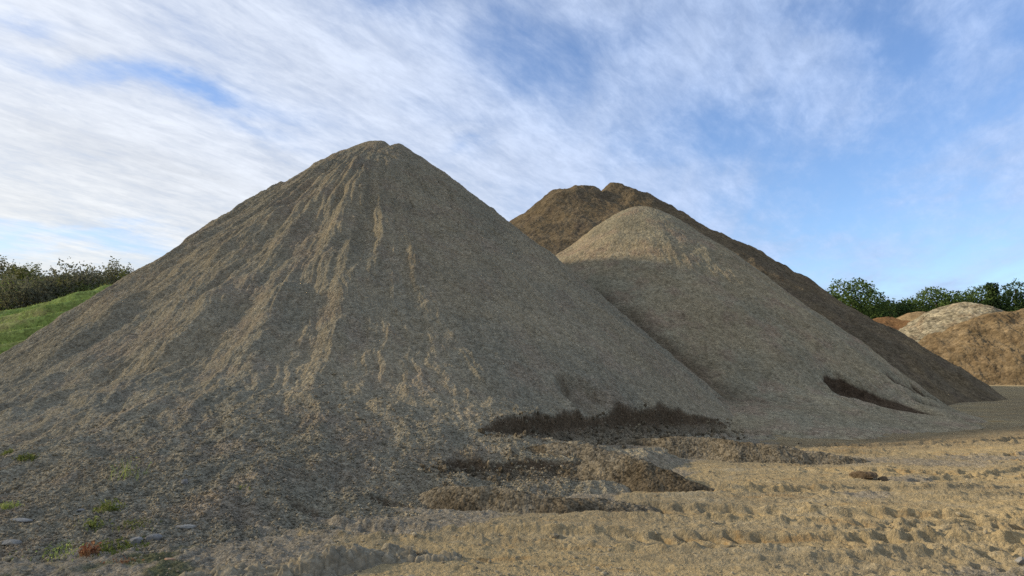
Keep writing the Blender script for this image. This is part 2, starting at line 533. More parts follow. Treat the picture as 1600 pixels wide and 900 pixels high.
def brown_h(x, y):
    best = None
    wx = x + 1.1 * fbm(x * .22, y * .22, 400, 3); wy = y
    for i in range(len(BP) - 1):
        x0, y0, z0 = BP[i]; x1, y1, z1 = BP[i + 1]
        d, t = seg(wx, wy, x0, y0, x1, y1)
        cap = .9
        h = z0 + (z1 - z0) * t - (.70 if i < 2 else .91) * (np.sqrt(d * d + cap * cap) - cap)
        if i in (0,):
            h = h - 1.5 * np.exp(-((t - .55) / .16) ** 2) * sst(7, 0, d)
        best = h if best is None else smax(best, h, .25)
    b = smax(best, -.3 + 0 * best, .3)
    f = sst(0, 1.5, b)
    a = .60 * fbm(x * .22, y * .22, 405, 4) + .34 * ridged(x * .35, y * .2, 410, 4) + .17 * ridged(x * .9, y * .9, 415, 4)
    a = a + .05 * fbm(x * 4, y * 4, 419, 3)
    h = b + a * f * .9 - .12
    return h, np.clip(.5 + a, 0, 1)

# --- heaps beyond, at the right
def heap(x, y, pts, slope, cap, s, amp, toe=.5):
    best = None
    wx = x + 1.0 * fbm(x * .2, y * .2, s, 3); wy = y + .8 * fbm(x * .2, y * .2, s + 3, 3)
    for i in range(max(1, len(pts) - 1)):
        x0, y0, z0 = pts[i]; x1, y1, z1 = pts[min(i + 1, len(pts) - 1)]
        d, t = seg(wx, wy, x0, y0, x1 + 1e-4, y1)
        h = z0 + (z1 - z0) * t - slope * (np.sqrt(d * d + cap * cap) - cap)
        best = h if best is None else smax(best, h, .25)
    b = smax(best, -.2 + 0 * best, toe)
    f = sst(0, 1.2, b)
    a = fbm(x * .35, y * .35, s + 5, 4) * 1.1 + .6 * ridged(x * .5, y * .4, s + 10, 4)
    a = a + .35 * ridged(x * 1.6, y * 1.6, s + 15, 3)
    return b + a * f * amp - .12, np.clip(.5 + a * .6, 0, 1)


def mound_h(x, y):
    return heap(x, y, [(38.5, 66, 3.0), (41.5, 66, 4.3), (44, 65.5, 5.2), (46.5, 66, 6.4), (50, 66, 6.8), (62, 67, 7.3)], .75, .9, 500, .55)


def pale_h(x, y):
    return heap(x, y, [(52.0, 78, 8.9), (54.5, 79, 8.5)], .62, 2.2, 530, .22)


def small_h(x, y):
    return heap(x, y, [(50.4, 84, 8.3)], .62, 1.3, 560, .3)


def red_h(x, y):
    return heap(x, y, [(46.0, 82, 7.4), (48, 79, 6.2)], .6, 1.6, 590, .4)


def bank_h(x, y):
    """mown grass bank at the left, with creep terraces along it"""
    u = (y - 17.5) * .93 + (-x - 20) * .16
    top = 5.1 - .24 * np.clip(-19.5 - x, 0, 9) + .25 * fbm(x * .25, y * .25, 620, 2) + .35 * np.exp(-((x + 19.2) / 1.6) ** 2)
    h = top * sst(0, 15.5, u)
    h = h - .9 * sst(14.5, 22, u)
    w = 1.2 * fbm(x * .12, y * .12, 623, 2)
    q = (h + w * .22 - .26 * (x + 22)) / .62
    h = h + .55 * np.sin(2 * np.pi * q) * sst(.2, 1.0, h) * sst(15.5, 13, u)
    h = h + .10 * fbm(x * .8, y * .8, 626, 4)
    return h - .25, 0 * h


def hill_h(x, y):
    u = (y - 33) * .95 + (-x - 20) * .12
    h = 7.15 * sst(-3, 13.5, u) - .05 * np.maximum(0, u - 20)
    h = h * sst(6, -14, x + .1 * y)
    h = h + .45 * fbm(x * .13, y * .13, 640, 3) + .15 * fbm(x * .6, y * .6, 644, 3)
    h = h + .6 * np.exp(-((x + 33.5) / 3.2) ** 2 - ((y - 51) / 4.5) ** 2)
    return h - .5, 0 * h


# --- low ridges of gravel left between the bucket passes
def ridge_fn(pts, s, sl_near=.8, sl_far=.6, cap=.08, rough=1.0):
    def fn(x, y):
        best = np.full(x.shape, -1.0)
        w = .16 * fbm(x * 1.1, y * 1.1, s, 3)
        for i in range(len(pts) - 1):
            x0, y0, z0 = pts[i]; x1, y1, z1 = pts[i + 1]
            q, t = seg(x + w * .5, y + w, x0, y0, x1, y1)
            near = (y + w - y0) * (x1 - x0) - (x - x0) * (y1 - y0) < 0
            h = z0 + (z1 - z0) * t - np.where(near, sl_near, sl_far) * (np.sqrt(q * q + cap * cap) - cap)
            best = np.maximum(best, h)
        a = .05 * fbm(x * 2.2, y * 2.2, s + 4, 4) + .022 * ridged(x * 6, y * 6, s + 8, 3)
        c_, v_ = cell(x * 15, y * 15, s + 12)
        a = a + .016 * np.clip(.5 - c_, 0, 1) * (v_ > .3)
        return best + a * rough, sst(-.2, .5, fbm(x * .9, y * .9, s + 20, 2)) * .6
    return fn
#%%END


# ------------------------------------------------------------------ materials
def new_mat(name):
    m = bpy.data.materials.new(name)
    m.use_nodes = True
    return m, NT(m.node_tree)


def earth(name, cols, damp_shade_col, grain=55.0, grain_amt=.5, bump=.010, coarse=9.0, rough=0.9, patch=.35, speck=None):
    """loose mineral ground: cols = three dry colours mixed in patches, damp_shade_col shown where 'damp' is high"""
    m, T = new_mat(name)
    geo = T.n('ShaderNodeNewGeometry')
    pos = geo.outputs['Position']
    damp_shade = T.n('ShaderNodeAttribute', attribute_name='damp_shade').outputs['Fac']
    tone = T.n('ShaderNodeAttribute', attribute_name='tone').outputs['Fac']
    n1 = T.noise(pos, patch, 5, .6, .4)
    n2 = T.noise(T.vm('ADD', pos, (31., 7., 3.)).outputs[0], patch * 2.7, 6, .65)
    n3 = T.noise(pos, coarse, 6, .7)
    c = T.mix(T.ramp(n1, .36, .64), cols[0], cols[1])
    c = T.mix(T.m('MULTIPLY', T.ramp(T.m('ADD', n2, T.m('MULTIPLY', T.m('SUBTRACT', tone, .5), .25)), .47, .68), .8), c, cols[2])
    c = T.mix(T.ramp(damp_shade, .05, .6), c, damp_shade_col)
    f = T.ramp(n3, .25, .75, .66, 1.30, False)
    f = T.m('MULTIPLY', f, T.ramp(tone, 0, 1, .76, 1.22, False))
    c = T.vm('SCALE', c, scale=f).outputs[0]
    v1 = T.n('ShaderNodeTexVoronoi', ins={'Vector': pos, 'Scale': grain})
    v2 = T.n('ShaderNodeTexVoronoi', ins={'Vector': pos, 'Scale': grain * .42})
    g1 = T.n('ShaderNodeSeparateColor', ins={0: v1.outputs['Color']}).outputs[0]
    g2 = T.n('ShaderNodeSeparateColor', ins={0: v2.outputs['Color']}).outputs[1]
    gg = T.m('ADD', T.m('MULTIPLY', g1, .55), T.m('MULTIPLY', g2, .45))
    c = T.vm('SCALE', c, scale=T.ramp(gg, .1, .9, 1 - grain_amt, 1 + grain_amt, False)).outputs[0]
    if speck:
        v3 = T.n('ShaderNodeTexVoronoi', ins={'Vector': pos, 'Scale': 13.0})
        g3 = T.n('ShaderNodeSeparateColor', ins={0: v3.outputs['Color']}).outputs[2]
        hit = T.m('MULTIPLY', T.m('GREATER_THAN', g3, .93), T.m('LESS_THAN', v3.outputs['Distance'], .28))
        c = T.mix(hit, c, speck)
    hgt = T.m('ADD', T.m('MULTIPLY', T.m('SUBTRACT', 1.0, v1.outputs['Distance']), .35),
              T.m('MULTIPLY', T.m('SUBTRACT', 1.0, v2.outputs['Distance']), .65))
    hgt = T.m('ADD', hgt, T.m('MULTIPLY', n3, .7))
    b = T.n('ShaderNodeBump', ins={'Strength': 1.0, 'Distance': bump, 'Height': hgt})
    d = T.n('ShaderNodeBsdfDiffuse', ins={'Color': c, 'Roughness': rough, 'Normal': b.outputs[0]})
    o = T.n('ShaderNodeOutputMaterial')
    T.t.links.new(d.outputs[0], o.inputs[0])
    return m


M_grey = earth('grey_gravel', ((0.299, 0.249, 0.162), (0.245, 0.216, 0.150), (0.264, 0.211, 0.145)), (.120, .086, .052), 44, .34, .040, 8.0)
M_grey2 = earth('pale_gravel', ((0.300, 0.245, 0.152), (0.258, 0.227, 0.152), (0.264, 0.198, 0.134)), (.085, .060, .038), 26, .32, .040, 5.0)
M_brown = earth('brown_soil', ((.165, .124, .072), (.135, .108, .070), (.112, .086, .058)), (.10, .06, .03), 12, .30, .08, 1.6)
M_mound = earth('ochre_soil', ((.200, .145, .078), (.155, .110, .060), (.225, .170, .100)), (.20, .12, .05), 6, .30, .14, 1.2)
M_pale = earth('pale_rubble', ((0.271, 0.234, 0.156), (0.221, 0.193, 0.131), (0.205, 0.156, 0.098)), (.3, .2, .1), 4, .6, .16, 2.5)
M_small = earth('sandy_soil', ((0.281, 0.212, 0.119), (0.238, 0.170, 0.093), (0.221, 0.145, 0.076)), (.3, .2, .1), 9, .25, .06, 2.0)
M_red = earth('rusty_soil', ((0.192, 0.104, 0.052), (0.168, 0.100, 0.048), (0.144, 0.080, 0.040)), (.2, .1, .06), 9, .25, .06, 2.0)
M_ridge = earth('gravel_ridge', ((.180, .148, .098), (.150, .127, .088), (.19, .150, .092)), (.110, .085, .052), 40, .62, .028, 8.0)
M_clay = earth('grey_clay', ((.33, .275, .18), (.25, .215, .15), (.37, .30, .18)), (.16, .14, .11), 30, .2, .02, 12.0)


def ground_material():
    m, T = new_mat('packed_sand')
    geo = T.n('ShaderNodeNewGeometry')
    pos = geo.outputs['Position']
    A = lambda n: T.n('ShaderNodeAttribute', attribute_name=n).outputs['Fac']
    grey, moss, damp_shade, tone = A('grey'), A('moss'), A('damp_shade'), A('tone')
    str_ = T.vm('MULTIPLY', pos, (.45, 1.7, 1.)).outputs[0]
    n1 = T.noise(str_, .55, 6, .62, .5)
    n2 = T.noise(T.vm('ADD', str_, (3., 8., 1.)).outputs[0], 1.9, 6, .66, .3)
    n3 = T.noise(pos, 11., 6, .7)
    c = T.mix(T.ramp(n1, .36, .64), (.350, .268, .142), (.262, .212, .128))
    c = T.mix(T.m('MULTIPLY', T.ramp(n2, .52, .68), .75), c, (.33, .275, .175))
    c = T.mix(T.m('MULTIPLY', T.ramp(n2, .46, .32), .6), c, (.285, .175, .070))
    c = T.mix(damp_shade, c, (.240, .182, .105))
    gm = T.ramp(T.m('ADD', grey, T.m('MULTIPLY', T.m('SUBTRACT', n3, .5), .9)), .38, .62)
    c = T.mix(gm, c, (.235, .200, .142))
    c = T.mix(T.ramp(T.m('ADD', moss, T.m('MULTIPLY', T.m('SUBTRACT', n3, .5), .8)), .3, .7), c, (.105, .105, .055))
    v1 = T.n('ShaderNodeTexVoronoi', ins={'Vector': pos, 'Scale': 70.0})
    v2 = T.n('ShaderNodeTexVoronoi', ins={'Vector': pos, 'Scale': 24.0})
    g1 = T.n('ShaderNodeSeparateColor', ins={0: v1.outputs['Color']}).outputs[0]
    g2 = T.n('ShaderNodeSeparateColor', ins={0: v2.outputs['Color']}).outputs[1]
    amt = T.m('ADD', .22, T.m('MULTIPLY', gm, .30))
    gr = T.m('SUBTRACT', T.m('ADD', T.m('MULTIPLY', g1, 1.1), T.m('MULTIPLY', g2, .9)), 1.0)
    f = T.m('ADD', 1.0, T.m('MULTIPLY', gr, amt))
    f = T.m('MULTIPLY', f, T.ramp(n3, .25, .75, .80, 1.18, False))
    f = T.m('MULTIPLY', f, T.ramp(tone, 0, 1, .86, 1.14, False))
    c = T.vm('SCALE', c, scale=f).outputs[0]
    hgt = T.m('ADD', T.m('MULTIPLY', T.m('SUBTRACT', 1.0, v1.outputs['Distance']), .3),
              T.m('MULTIPLY', T.m('SUBTRACT', 1.0, v2.outputs['Distance']), .5))
    hgt = T.m('ADD', hgt, T.m('MULTIPLY', n3, 1.8))
    b = T.n('ShaderNodeBump', ins={'Strength': 1.0, 'Distance': .019, 'Height': hgt})
    d = T.n('ShaderNodeBsdfDiffuse', ins={'Color': c, 'Roughness': .8, 'Normal': b.outputs[0]})
    o = T.n('ShaderNodeOutputMaterial')
    T.t.links.new(d.outputs[0], o.inputs[0])
    return m


M_ground = ground_material()


def leaf_mat(name, c1, c2, c3=None, sc=.5, trans=.25):
    m, T = new_mat(name)
    pos = T.n('ShaderNodeTexCoord').outputs['Object']
    tone = T.n('ShaderNodeAttribute', attribute_name='tone').outputs['Fac']
    rnd = T.n('ShaderNodeObjectInfo').outputs['Random']
    n = T.noise(pos, sc, 3, .6)
    c = T.mix(T.ramp(n, .35, .65), c1, c2)
    if c3:
        c = T.mix(T.ramp(tone, .7, 1.0, 0, .9), c, c3)
    c = T.vm('SCALE', c, scale=T.ramp(tone, 0, 1, .6, 1.35, False)).outputs[0]
    c = T.vm('SCALE', c, scale=T.ramp(rnd, 0, 1, .85, 1.15, False)).outputs[0]
    d = T.n('ShaderNodeBsdfDiffuse', ins={'Color': c})
    t = T.n('ShaderNodeBsdfTranslucent', ins={'Color': c})
    mx = T.n('ShaderNodeMixShader', ins={0: trans, 1: d.outputs[0], 2: t.outputs[0]})
    o = T.n('ShaderNodeOutputMaterial')
    T.t.links.new(mx.outputs[0], o.inputs[0])
    return m


M_leaf = leaf_mat('tree_leaves', (.060, .095, .030), (.085, .125, .035), (.12, .14, .05))
M_leafd = leaf_mat('dark_tree_leaves', (.042, .075, .030), (.060, .090, .032))
M_shrub = leaf_mat('shrub_leaves', (.20, .20, .07), (.12, .145, .05), (.32, .27, .13), sc=.35, trans=.4)
M_shrubg = leaf_mat('dull_shrub_leaves', (.17, .17, .10), (.13, .125, .09), (.24, .20, .13), trans=.4)
M_grass = leaf_mat('bank_grass', (.25, .33, .08), (.30, .35, .10), (.38, .35, .14), sc=.3)
M_weed = leaf_mat('weed_leaves', (.15, .17, .045), (.11, .14, .04), (.24, .23, .07), sc=8)
M_weedr = leaf_mat('red_weed_leaves', (.24, .10, .055), (.17, .09, .045), (.30, .17, .09), sc=8)
M_bark = earth('bark', ((.12, .09, .06), (.10, .08, .06), (.14, .11, .08)), (.1, .1, .1), 8, .2, .03, 3)
M_hill = earth('scrub_soil', ((.10, .11, .05), (.16, .12, .07), (.08, .09, .04)), (.1, .1, .1), 6, .3, .05, 2)
M_bank = earth('bank_turf', ((.28, .33, .10), (.23, .29, .08), (.34, .29, .13)), (.22, .12, .05), 14, .35, .03, 4, patch=.25)


# ------------------------------------------------------------------ mesh helpers
def mesh_obj(name, V, F, mat, loc=(0, 0, 0), parent=None, attrs=None, smooth=True):
    """V (n,3) world coordinates, F (m,3|4) indices; origin placed at loc"""
    V = np.asarray(V, np.float32) - np.asarray(loc, np.float32)
    F = np.asarray(F, np.int32)
    k = F.shape[1]
    me = bpy.data.meshes.new(name)
    me.vertices.add(len(V)); me.vertices.foreach_set('co', V.ravel())
    me.loops.add(F.size); me.loops.foreach_set('vertex_index', F.ravel())
    me.polygons.add(len(F))
    me.polygons.foreach_set('loop_start', np.arange(0, F.size, k, dtype=np.int32))
    me.polygons.foreach_set('loop_total', np.full(len(F), k, np.int32))
    me.update(calc_edges=True)
    me.polygons.foreach_set('use_smooth', np.full(len(F), smooth))
    for an, av in (attrs or {}).items():
        at_ = me.attributes.new(an, 'FLOAT', 'POINT')
        at_.data.foreach_set('value', np.asarray(av, np.float32).ravel())
    me.materials.append(mat)
    o = bpy.data.objects.new(name, me)
    C.objects.link(o)
    o.location = loc
    if parent:
        o.parent = parent
    return o


def tag(o, label=None, cat=None, group=None, kind=None):
    for k, v in (('label', label), ('category', cat), ('group', group), ('kind', kind)):
        if v:
            o[k] = v
    return o


def empty(name, loc, rz=0):
    o = bpy.data.objects.new(name, None)
    o.empty_display_size = .2
    C.objects.link(o)
    o.location = loc
    o.rotation_euler = (0, 0, rz)
    return o


def fan(name, angs, rads, fn, mat, loc, keep=.03, closed=False, extra=None, floor=None, cx=0, cy=0):
    """a height field tessellated on rings about (cx, cy), finer where rads and angs are closer"""
    A, Rr = np.meshgrid(np.radians(angs), rads)
    X = (cx + Rr * np.sin(A)).ravel(); Y = (cy + Rr * np.cos(A)).ravel()
    H, D = fn(X, Y)
    nr, na = len(rads), len(angs)
    idx = np.arange(nr * na).reshape(nr, na)
    if closed:
        nx = np.roll(idx, -1, axis=1)
        q = np.stack([idx[:-1], nx[:-1], nx[1:], idx[1:]], -1).reshape(-1, 4)
    else:
        q = np.stack([idx[:-1, :-1], idx[:-1, 1:], idx[1:, 1:], idx[1:, :-1]], -1).reshape(-1, 4)
    q = q[:, ::-1]
    if floor is not None:
        g = floor(X, Y)
        ok = H > g - keep
        q = q[ok[q].any(axis=1)]
        H = np.maximum(H, g - keep * 4)
    used = np.zeros(len(X), bool); used[q.ravel()] = True
    remap = np.cumsum(used) - 1
    V = np.stack([X, Y, H], -1)[used]
    at_ = {'damp_shade': D[used]}
    if extra:
        for k_, v_ in extra(X[used], Y[used], H[used]).items():
            at_[k_] = v_
    return mesh_obj(name, V, remap[q], mat, loc, attrs=at_)


def cat_(*a):
    return np.concatenate([np.atleast_1d(np.asarray(v, float)) for v in a])


def geo_steps(a, b, f):
    n = max(2, int(math.log(b / a) / f))
    return np.geomspace(a, b, n, endpoint=False)


# ------------------------------------------------------------------ ground
def ground_extra(X, Y, H):
    r = np.hypot(X, Y)
    b, th, d, ap = main_base(X, Y)
    n = fbm(X * .7, Y * .9, 700, 4)
    dist = np.clip(-ap / .23, 0, 50)                    # metres outside the gravel toe
    grey = sst(1.3, .0, dist + 1.6 * n) * .9
    # bluish gravel spilt at the right
    for (gx, gy, gr) in ((7.6, 12.2, .75), (8.9, 12.9, .7), (6.0, 10.6, .35), (4.6, 9.1, .3), (5.9, 12.6, .8), (10.3, 13.2, .6), (3.9, 5.9, .3)):
        grey = np.maximum(grey, .75 * np.exp(-(((X - gx) / (gr * 1.9)) ** 2 + ((Y - gy) / gr) ** 2)) + .2 * n)
    L = sst(-1.0, -2.3, X + .35 * (Y - 6) + .8 * n) * sst(14, 9, Y)
    grey = np.maximum(grey, L * (.62 + .5 * fbm(X * 1.3, Y * 1.3, 705, 3)))
    moss = sst(-2.1, -3.2, X + .35 * (Y - 6)) * sst(.05, .45, fbm(X * .9, Y * .9, 708, 3) + .12) * .9
    # damp, freshly scraped soil along the foot of the piles
    q, t = seg(X, Y, 1.5, 13.0, 7.0, 15.6)
    q2, t2 = seg(X, Y, 7.0, 15.6, 17.0, 19.0)
    q3, _ = seg(X, Y, 17, 19, 26, 36)
    damp_shade = np.maximum(sst(1.9, .5, q + n), np.maximum(sst(2.6, .6, q2 + 1.2 * n), .6 * sst(3.5, 1, q3 + n)))
    damp_shade = damp_shade * (.62 + 1.0 * fbm(X * .45 - .25 * Y, Y * 2.6, 712, 4, .6))
    tone = .5 + .5 * fbm(X * .35, Y * 1.2, 715, 3)
    far = sst(70, 140, r)
    return {'grey': np.clip(grey, 0, 1) * (1 - far), 'moss': np.clip(np.maximum(moss, far * .8), 0, 1),
            'damp_shade': np.clip(damp_shade, 0, 1), 'tone': tone}


g_ang = cat_(np.arange(-180, -42, 2.0), np.arange(-42, 42, .075), np.arange(42, 180, 2.0))
g_rad = cat_(.3, 1, 2, 3, 3.8, geo_steps(4.4, 22, .0038), geo_steps(22, 60, .012), geo_steps(60, 2500, .12), 2500)
gnd = fan('ground', g_ang, g_rad, lambda x, y: (ground_h(x, y), 0 * x), M_ground, (0, 0, 0), closed=True, extra=ground_extra)
tag(gnd, kind='structure')
gfun = ground_base


def pile_extra(s, sc=.5):
    def ex(X, Y, H):
        return {'tone': np.clip(.5 + .6 * fbm(X * sc, (Y + H) * sc, s, 4), 0, 1)}
    return ex


def main_extra(X, Y, H):
    b, th, d, ap = main_base(X, Y)
    t = .5 + .35 * fbm(th * .45, d * .16, 720, 4) + .3 * fbm(X * .45, Y * .45, 725, 4)
    return {'tone': np.clip(t, 0, 1)}


def main_hd(x, y):
    h, cut = main_h(x, y)
    return h, np.clip(cut, 0, 1) * .62


a_ = cat_(np.arange(-100, -40, .6), np.arange(-40, 24, .062), np.arange(24, 40, .5))
r_ = cat_(np.arange(6.0, 24.6, .031), np.arange(24.6, 31, .12), np.arange(31, 50, .4))
main = fan('gravel_pile', a_, r_, main_hd, M_grey, (MA[0], MA[1], 0), floor=gfun, extra=main_extra)
tag(main, 'largest grey gravel pile in front, a steep cone with bucket cuts at its right foot', 'gravel pile')


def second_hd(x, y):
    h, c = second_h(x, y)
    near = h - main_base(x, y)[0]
    return h, np.maximum(sst(.06, .3, c), .36 * sst(.15, .9, h) * sst(1.5, .2, near + .5 * fbm(x * .6, y * .6, 736, 3)))  # damp slips, plus shade of the crease by the main pile painted in


a_ = cat_(np.arange(-14, 36, .068), np.arange(36, 50, .6))
r_ = cat_(np.arange(15.5, 34, .05), np.arange(34, 56, .4))
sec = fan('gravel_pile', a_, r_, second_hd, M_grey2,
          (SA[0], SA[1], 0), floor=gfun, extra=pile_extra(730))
tag(sec, 'smaller rounded grey gravel pile with dark slipped hollows, between the big grey and brown ones', 'gravel pile')

a_ = cat_(np.arange(-22, 44, .085))
r_ = cat_(np.arange(27, 52, .09), np.arange(52, 75, .5))
br = fan('soil_pile', a_, r_, lambda x, y: (brown_h(x, y)[0], 0 * x), M_brown, (12, 48, 0), floor=gfun, extra=pile_extra(740, .3))
tag(br, 'long brown soil pile with a double summit rising behind the grey gravel piles', 'soil pile')

for nm, fn_, mt, loc_, ar, rr, lab, ct in (
    ('soil_pile', mound_h, M_mound, (48, 66, 0), (24, 52, .08), (54, 90, .12), 'broad ochre soil pile with rough clods, nearest of the far piles at the right edge', 'soil pile'),
    ('rubble_pile', pale_h, M_pale, (53, 78, 0), (24, 45, .08), (70, 112, .14), 'pale cream rubble pile poking up behind the ochre soil at the right', 'rubble pile'),
    ('sand_pile', small_h, M_small, (50.4, 84, 0), (20, 42, .1), (80, 114, .16), 'small sandy pile just left of the pale cream rubble', 'sand pile'),
    ('soil_pile', red_h, M_red, (46, 82, 0), (18, 42, .1), (74, 110, .16), 'low rusty red soil pile below the trees, leftmost of the far piles', 'soil pile')):
    o = fan(nm, np.arange(*ar), np.arange(*rr), lambda x, y, f=fn_: (f(x, y)[0], 0 * x), mt, loc_, floor=gfun, extra=pile_extra(750, .4))
    tag(o, lab, ct)

# low ridges between the bucket passes
for pts, s, lab in (
    ([(2.1, 13.0, .30), (3.4, 12.9, .36), (4.7, 12.4, .26), (6.2, 12.3, .04)], 800, 'farthest low gravel ridge, ending in a thin grey tail on the sand'),
    ([(-.5, 10.9, .35), (.6, 10.6, .48), (1.1, 10.5, .50), (1.9, 9.9, .34), (2.7, 9.5, .02)], 820, 'middle gravel ridge with a rounded crest, tallest of the spilt ridges at the pile foot'),
    ([(-.9, 8.55, .20), (-.3, 8.45, .24), (.4, 8.25, .15), (1.6, 8.3, .03)], 840, 'nearest curved gravel ridge running out from the pile foot onto ochre sand')):
    P_ = np.array(pts)
    x0, x1, y0, y1 = P_[:, 0].min() - 1, P_[:, 0].max() + .8, P_[:, 1].min() - 1, P_[:, 1].max() + 1
    ang = np.degrees([math.atan2(x0, y0), math.atan2(x0, y1), math.atan2(x1, y0), math.atan2(x1, y1)])
    rr = (math.hypot(min(abs(x0), abs(x1)) if x0 * x1 > 0 else 0, y0), math.hypot(max(abs(x0), abs(x1)), y1))
    o = fan('gravel_ridge', np.arange(ang.min(), ang.max(), .075), np.arange(rr[0], rr[1], .024),
            ridge_fn(pts, s), M_ridge, (P_[:, 0].mean(), P_[:, 1].mean(), 0), floor=ground_h, keep=.02, extra=pile_extra(s + 15, 1.2))
    tag(o, lab, 'gravel ridge', 'low gravel ridges at the foot of the large pile')


# cloddy crust of grey clay by the near edge
def crust_fn(x, y):
    pts = [(-2.7, 5.48, .04), (-2.2, 5.6, .12), (-1.75, 5.78, .14), (-1.4, 5.98, .17), (-.95, 6.12, .12), (-.4, 6.1, .03)]
    h, _ = ridge_fn(pts, 860, 1.3, .9, .10, .6)(x, y)
    c, v = cell(x * 7 + .4 * pn(x * 6, y * 6, 866), y * 9, 865)
    c2, v2 = cell(x * 19, y * 21, 868)
    h = h + .075 * (v - .5) * sst(-.4, .2, fbm(x * 2, y * 2, 867, 2)) + .035 * (v2 - .5) - .03 * sst(.35, .6, c) + .05 * fbm(x * 2.5, y * 2.5, 869, 3)
    return h - .03, 0 * h


o = fan('clay_crust', np.arange(-28, -2, .06), np.arange(5.1, 6.7, .009), crust_fn, M_clay, (-1.5, 5.7, 0), floor=ground_h, keep=.015,
        extra=pile_extra(870, 3))
tag(o, 'broken ridge of dried grey clay clods lying across the sand at the near edge', 'clay ridge')

# land at the left
bk = fan('grass_bank', np.arange(-75, -28, .12), cat_(np.arange(19, 42, .06), np.arange(42, 56, .5)), bank_h, M_bank, (-22, 28, 0), floor=gfun, extra=pile_extra(880, .5))
tag(bk, kind='structure')
hl = fan('hill', np.arange(-88, -14, .4), np.arange(32, 130, .5), hill_h, M_hill, (-35, 52, 0), floor=gfun, extra=pile_extra(890, .4))
tag(hl, kind='structure')


# ------------------------------------------------------------------ vegetation
def leaf_quads(P, size, rg, flat=0.0, aspect=1.5):
    """one small bent leaf quad at each point of P"""
    n = len(P)
    nrm = rg.normal(size=(n, 3)); nrm[:, 2] += flat
    nrm /= np.linalg.norm(nrm, axis=1)[:, None]
    a = np.cross(nrm, rg.normal(size=(n, 3))); a /= np.linalg.norm(a, axis=1)[:, None]
    b = np.cross(nrm, a)
    sz = (size * rg.uniform(.6, 1.4, n))[:, None]
    V = np.stack([P - a * sz * aspect * .5, P + b * sz * .38 + nrm * sz * .1, P + a * sz * aspect * .5, P - b * sz * .38 + nrm * sz * .1], 1).reshape(-1, 3)
    F = np.arange(n * 4).reshape(-1, 4)
    return V, F


def tube(pts, rad, k=7):
    V, F = [], []
    pts = [np.array(p, float) for p in pts]
    for i, p in enumerate(pts):
        d = pts[min(i + 1, len(pts) - 1)] - pts[max(i - 1, 0)]
        d = d / np.linalg.norm(d)
        u = np.cross(d, (0.31, .95, .1)); u /= np.linalg.norm(u); v = np.cross(d, u)
        for j in range(k):
            a = 2 * np.pi * j / k
            V.append(p + (u * np.cos(a) + v * np.sin(a)) * rad[i])
    for i in range(len(pts) - 1):
        for j in range(k):
            F.append((i * k + j, i * k + (j + 1) % k, (i + 1) * k + (j + 1) % k, (i + 1) * k + j))
    return V, F


def tree(h, w, seed, mat, n=13000, leaf=.20, cone=False, base=.12):
    rg = np.random.default_rng(seed)
    root = empty('tree', (0, 0, 0))
    V, F = [], []

    def add(p, r):
        v, f = tube(p, r)
        F.extend([tuple(i + len(V) for i in q) for q in f]); V.extend(v)
    lean = rg.normal(0, .3, 2)
    add([(0, 0, -.3), (lean[0] * .3, lean[1] * .3, h * .3), (lean[0], lean[1], h * .62), (lean[0] * 1.2, lean[1] * 1.2, h * .9)], [h * .026, h * .02, h * .012, .03])
    lobes = []
    nl = 17
    for i in range(nl):
        z = base + (1 - base) * (i + .5) / nl
        if cone:
            pr = (1 - z) ** .8 * .9
        else:
            pr = math.sin(math.pi * min(1, max(0, (z - base * .4) / (1.03 - base * .4)))) ** .6
        a = i * 2.4 + rg.uniform(0, 1)
        rr = w * .5 * pr * rg.uniform(.45, .85)
        c = np.array([rr * math.cos(a) + lean[0] * z, rr * math.sin(a) + lean[1] * z, h * z * .92])
        lr = w * rg.uniform(.15, .26) * (.55 + .6 * pr)
        lobes.append((c, lr))
        zb = max(.08, z - .22) * h
        add([(lean[0] * z * .7, lean[1] * z * .7, zb), ((c[0] + lean[0] * z) * .5, (c[1] + lean[1] * z) * .5, (zb + c[2]) * .5 + .2), tuple(c)], [h * .009, h * .006, .02])
    Ps, Ts = [], []
    tot = sum(l[1] ** 2 for l in lobes)
    for c, lr in lobes:
        m = int(n * lr * lr / tot)
        d = rg.normal(size=(m, 3)); d /= np.linalg.norm(d, axis=1)[:, None]
        # each lobe is itself made of twig sprays
        sp = rg.normal(size=(14, 3)); sp /= np.linalg.norm(sp, axis=1)[:, None]
        near = (d @ sp.T).max(axis=1)
        rad = lr * (.62 + .50 * near ** 6 * rg.uniform(.3, 1, m) + rg.normal(0, .10, m))
        p = c + d * rad[:, None] * np.array([1.05, 1.05, .85])
        Ps.append(p); Ts.append(np.full(m, rg.uniform(.25, .75)) + rg.normal(0, .13, m))
    Pp = np.concatenate(Ps); Tt = np.clip(np.concatenate(Ts), 0, 1)
    k = Pp[:, 2] > .15
    Pp, Tt = Pp[k], Tt[k]
    LV, LF = leaf_quads(Pp, leaf, rg, .3)
    mesh_obj('trunk', V, F, M_bark, parent=root)
    mesh_obj('crown', LV, LF, mat, parent=root, attrs={'tone': np.repeat(Tt, 4)}, smooth=False)
    return root


def copy_tree(o, parent=None):
    c = o.copy(); C.objects.link(c)
    c.parent = parent
    for ch in [q for q in bpy.data.objects if q.parent == o]:
        copy_tree(ch, c)
    return c


protos = [tree(11.5, 9.5, 1, M_leaf), tree(12.5, 8.0, 2, M_leafd), tree(11, 10.5, 3, M_leaf), tree(13.0, 5.6, 4, M_leafd, cone=True), tree(10, 9, 5, M_leafd)]
used_p = set()


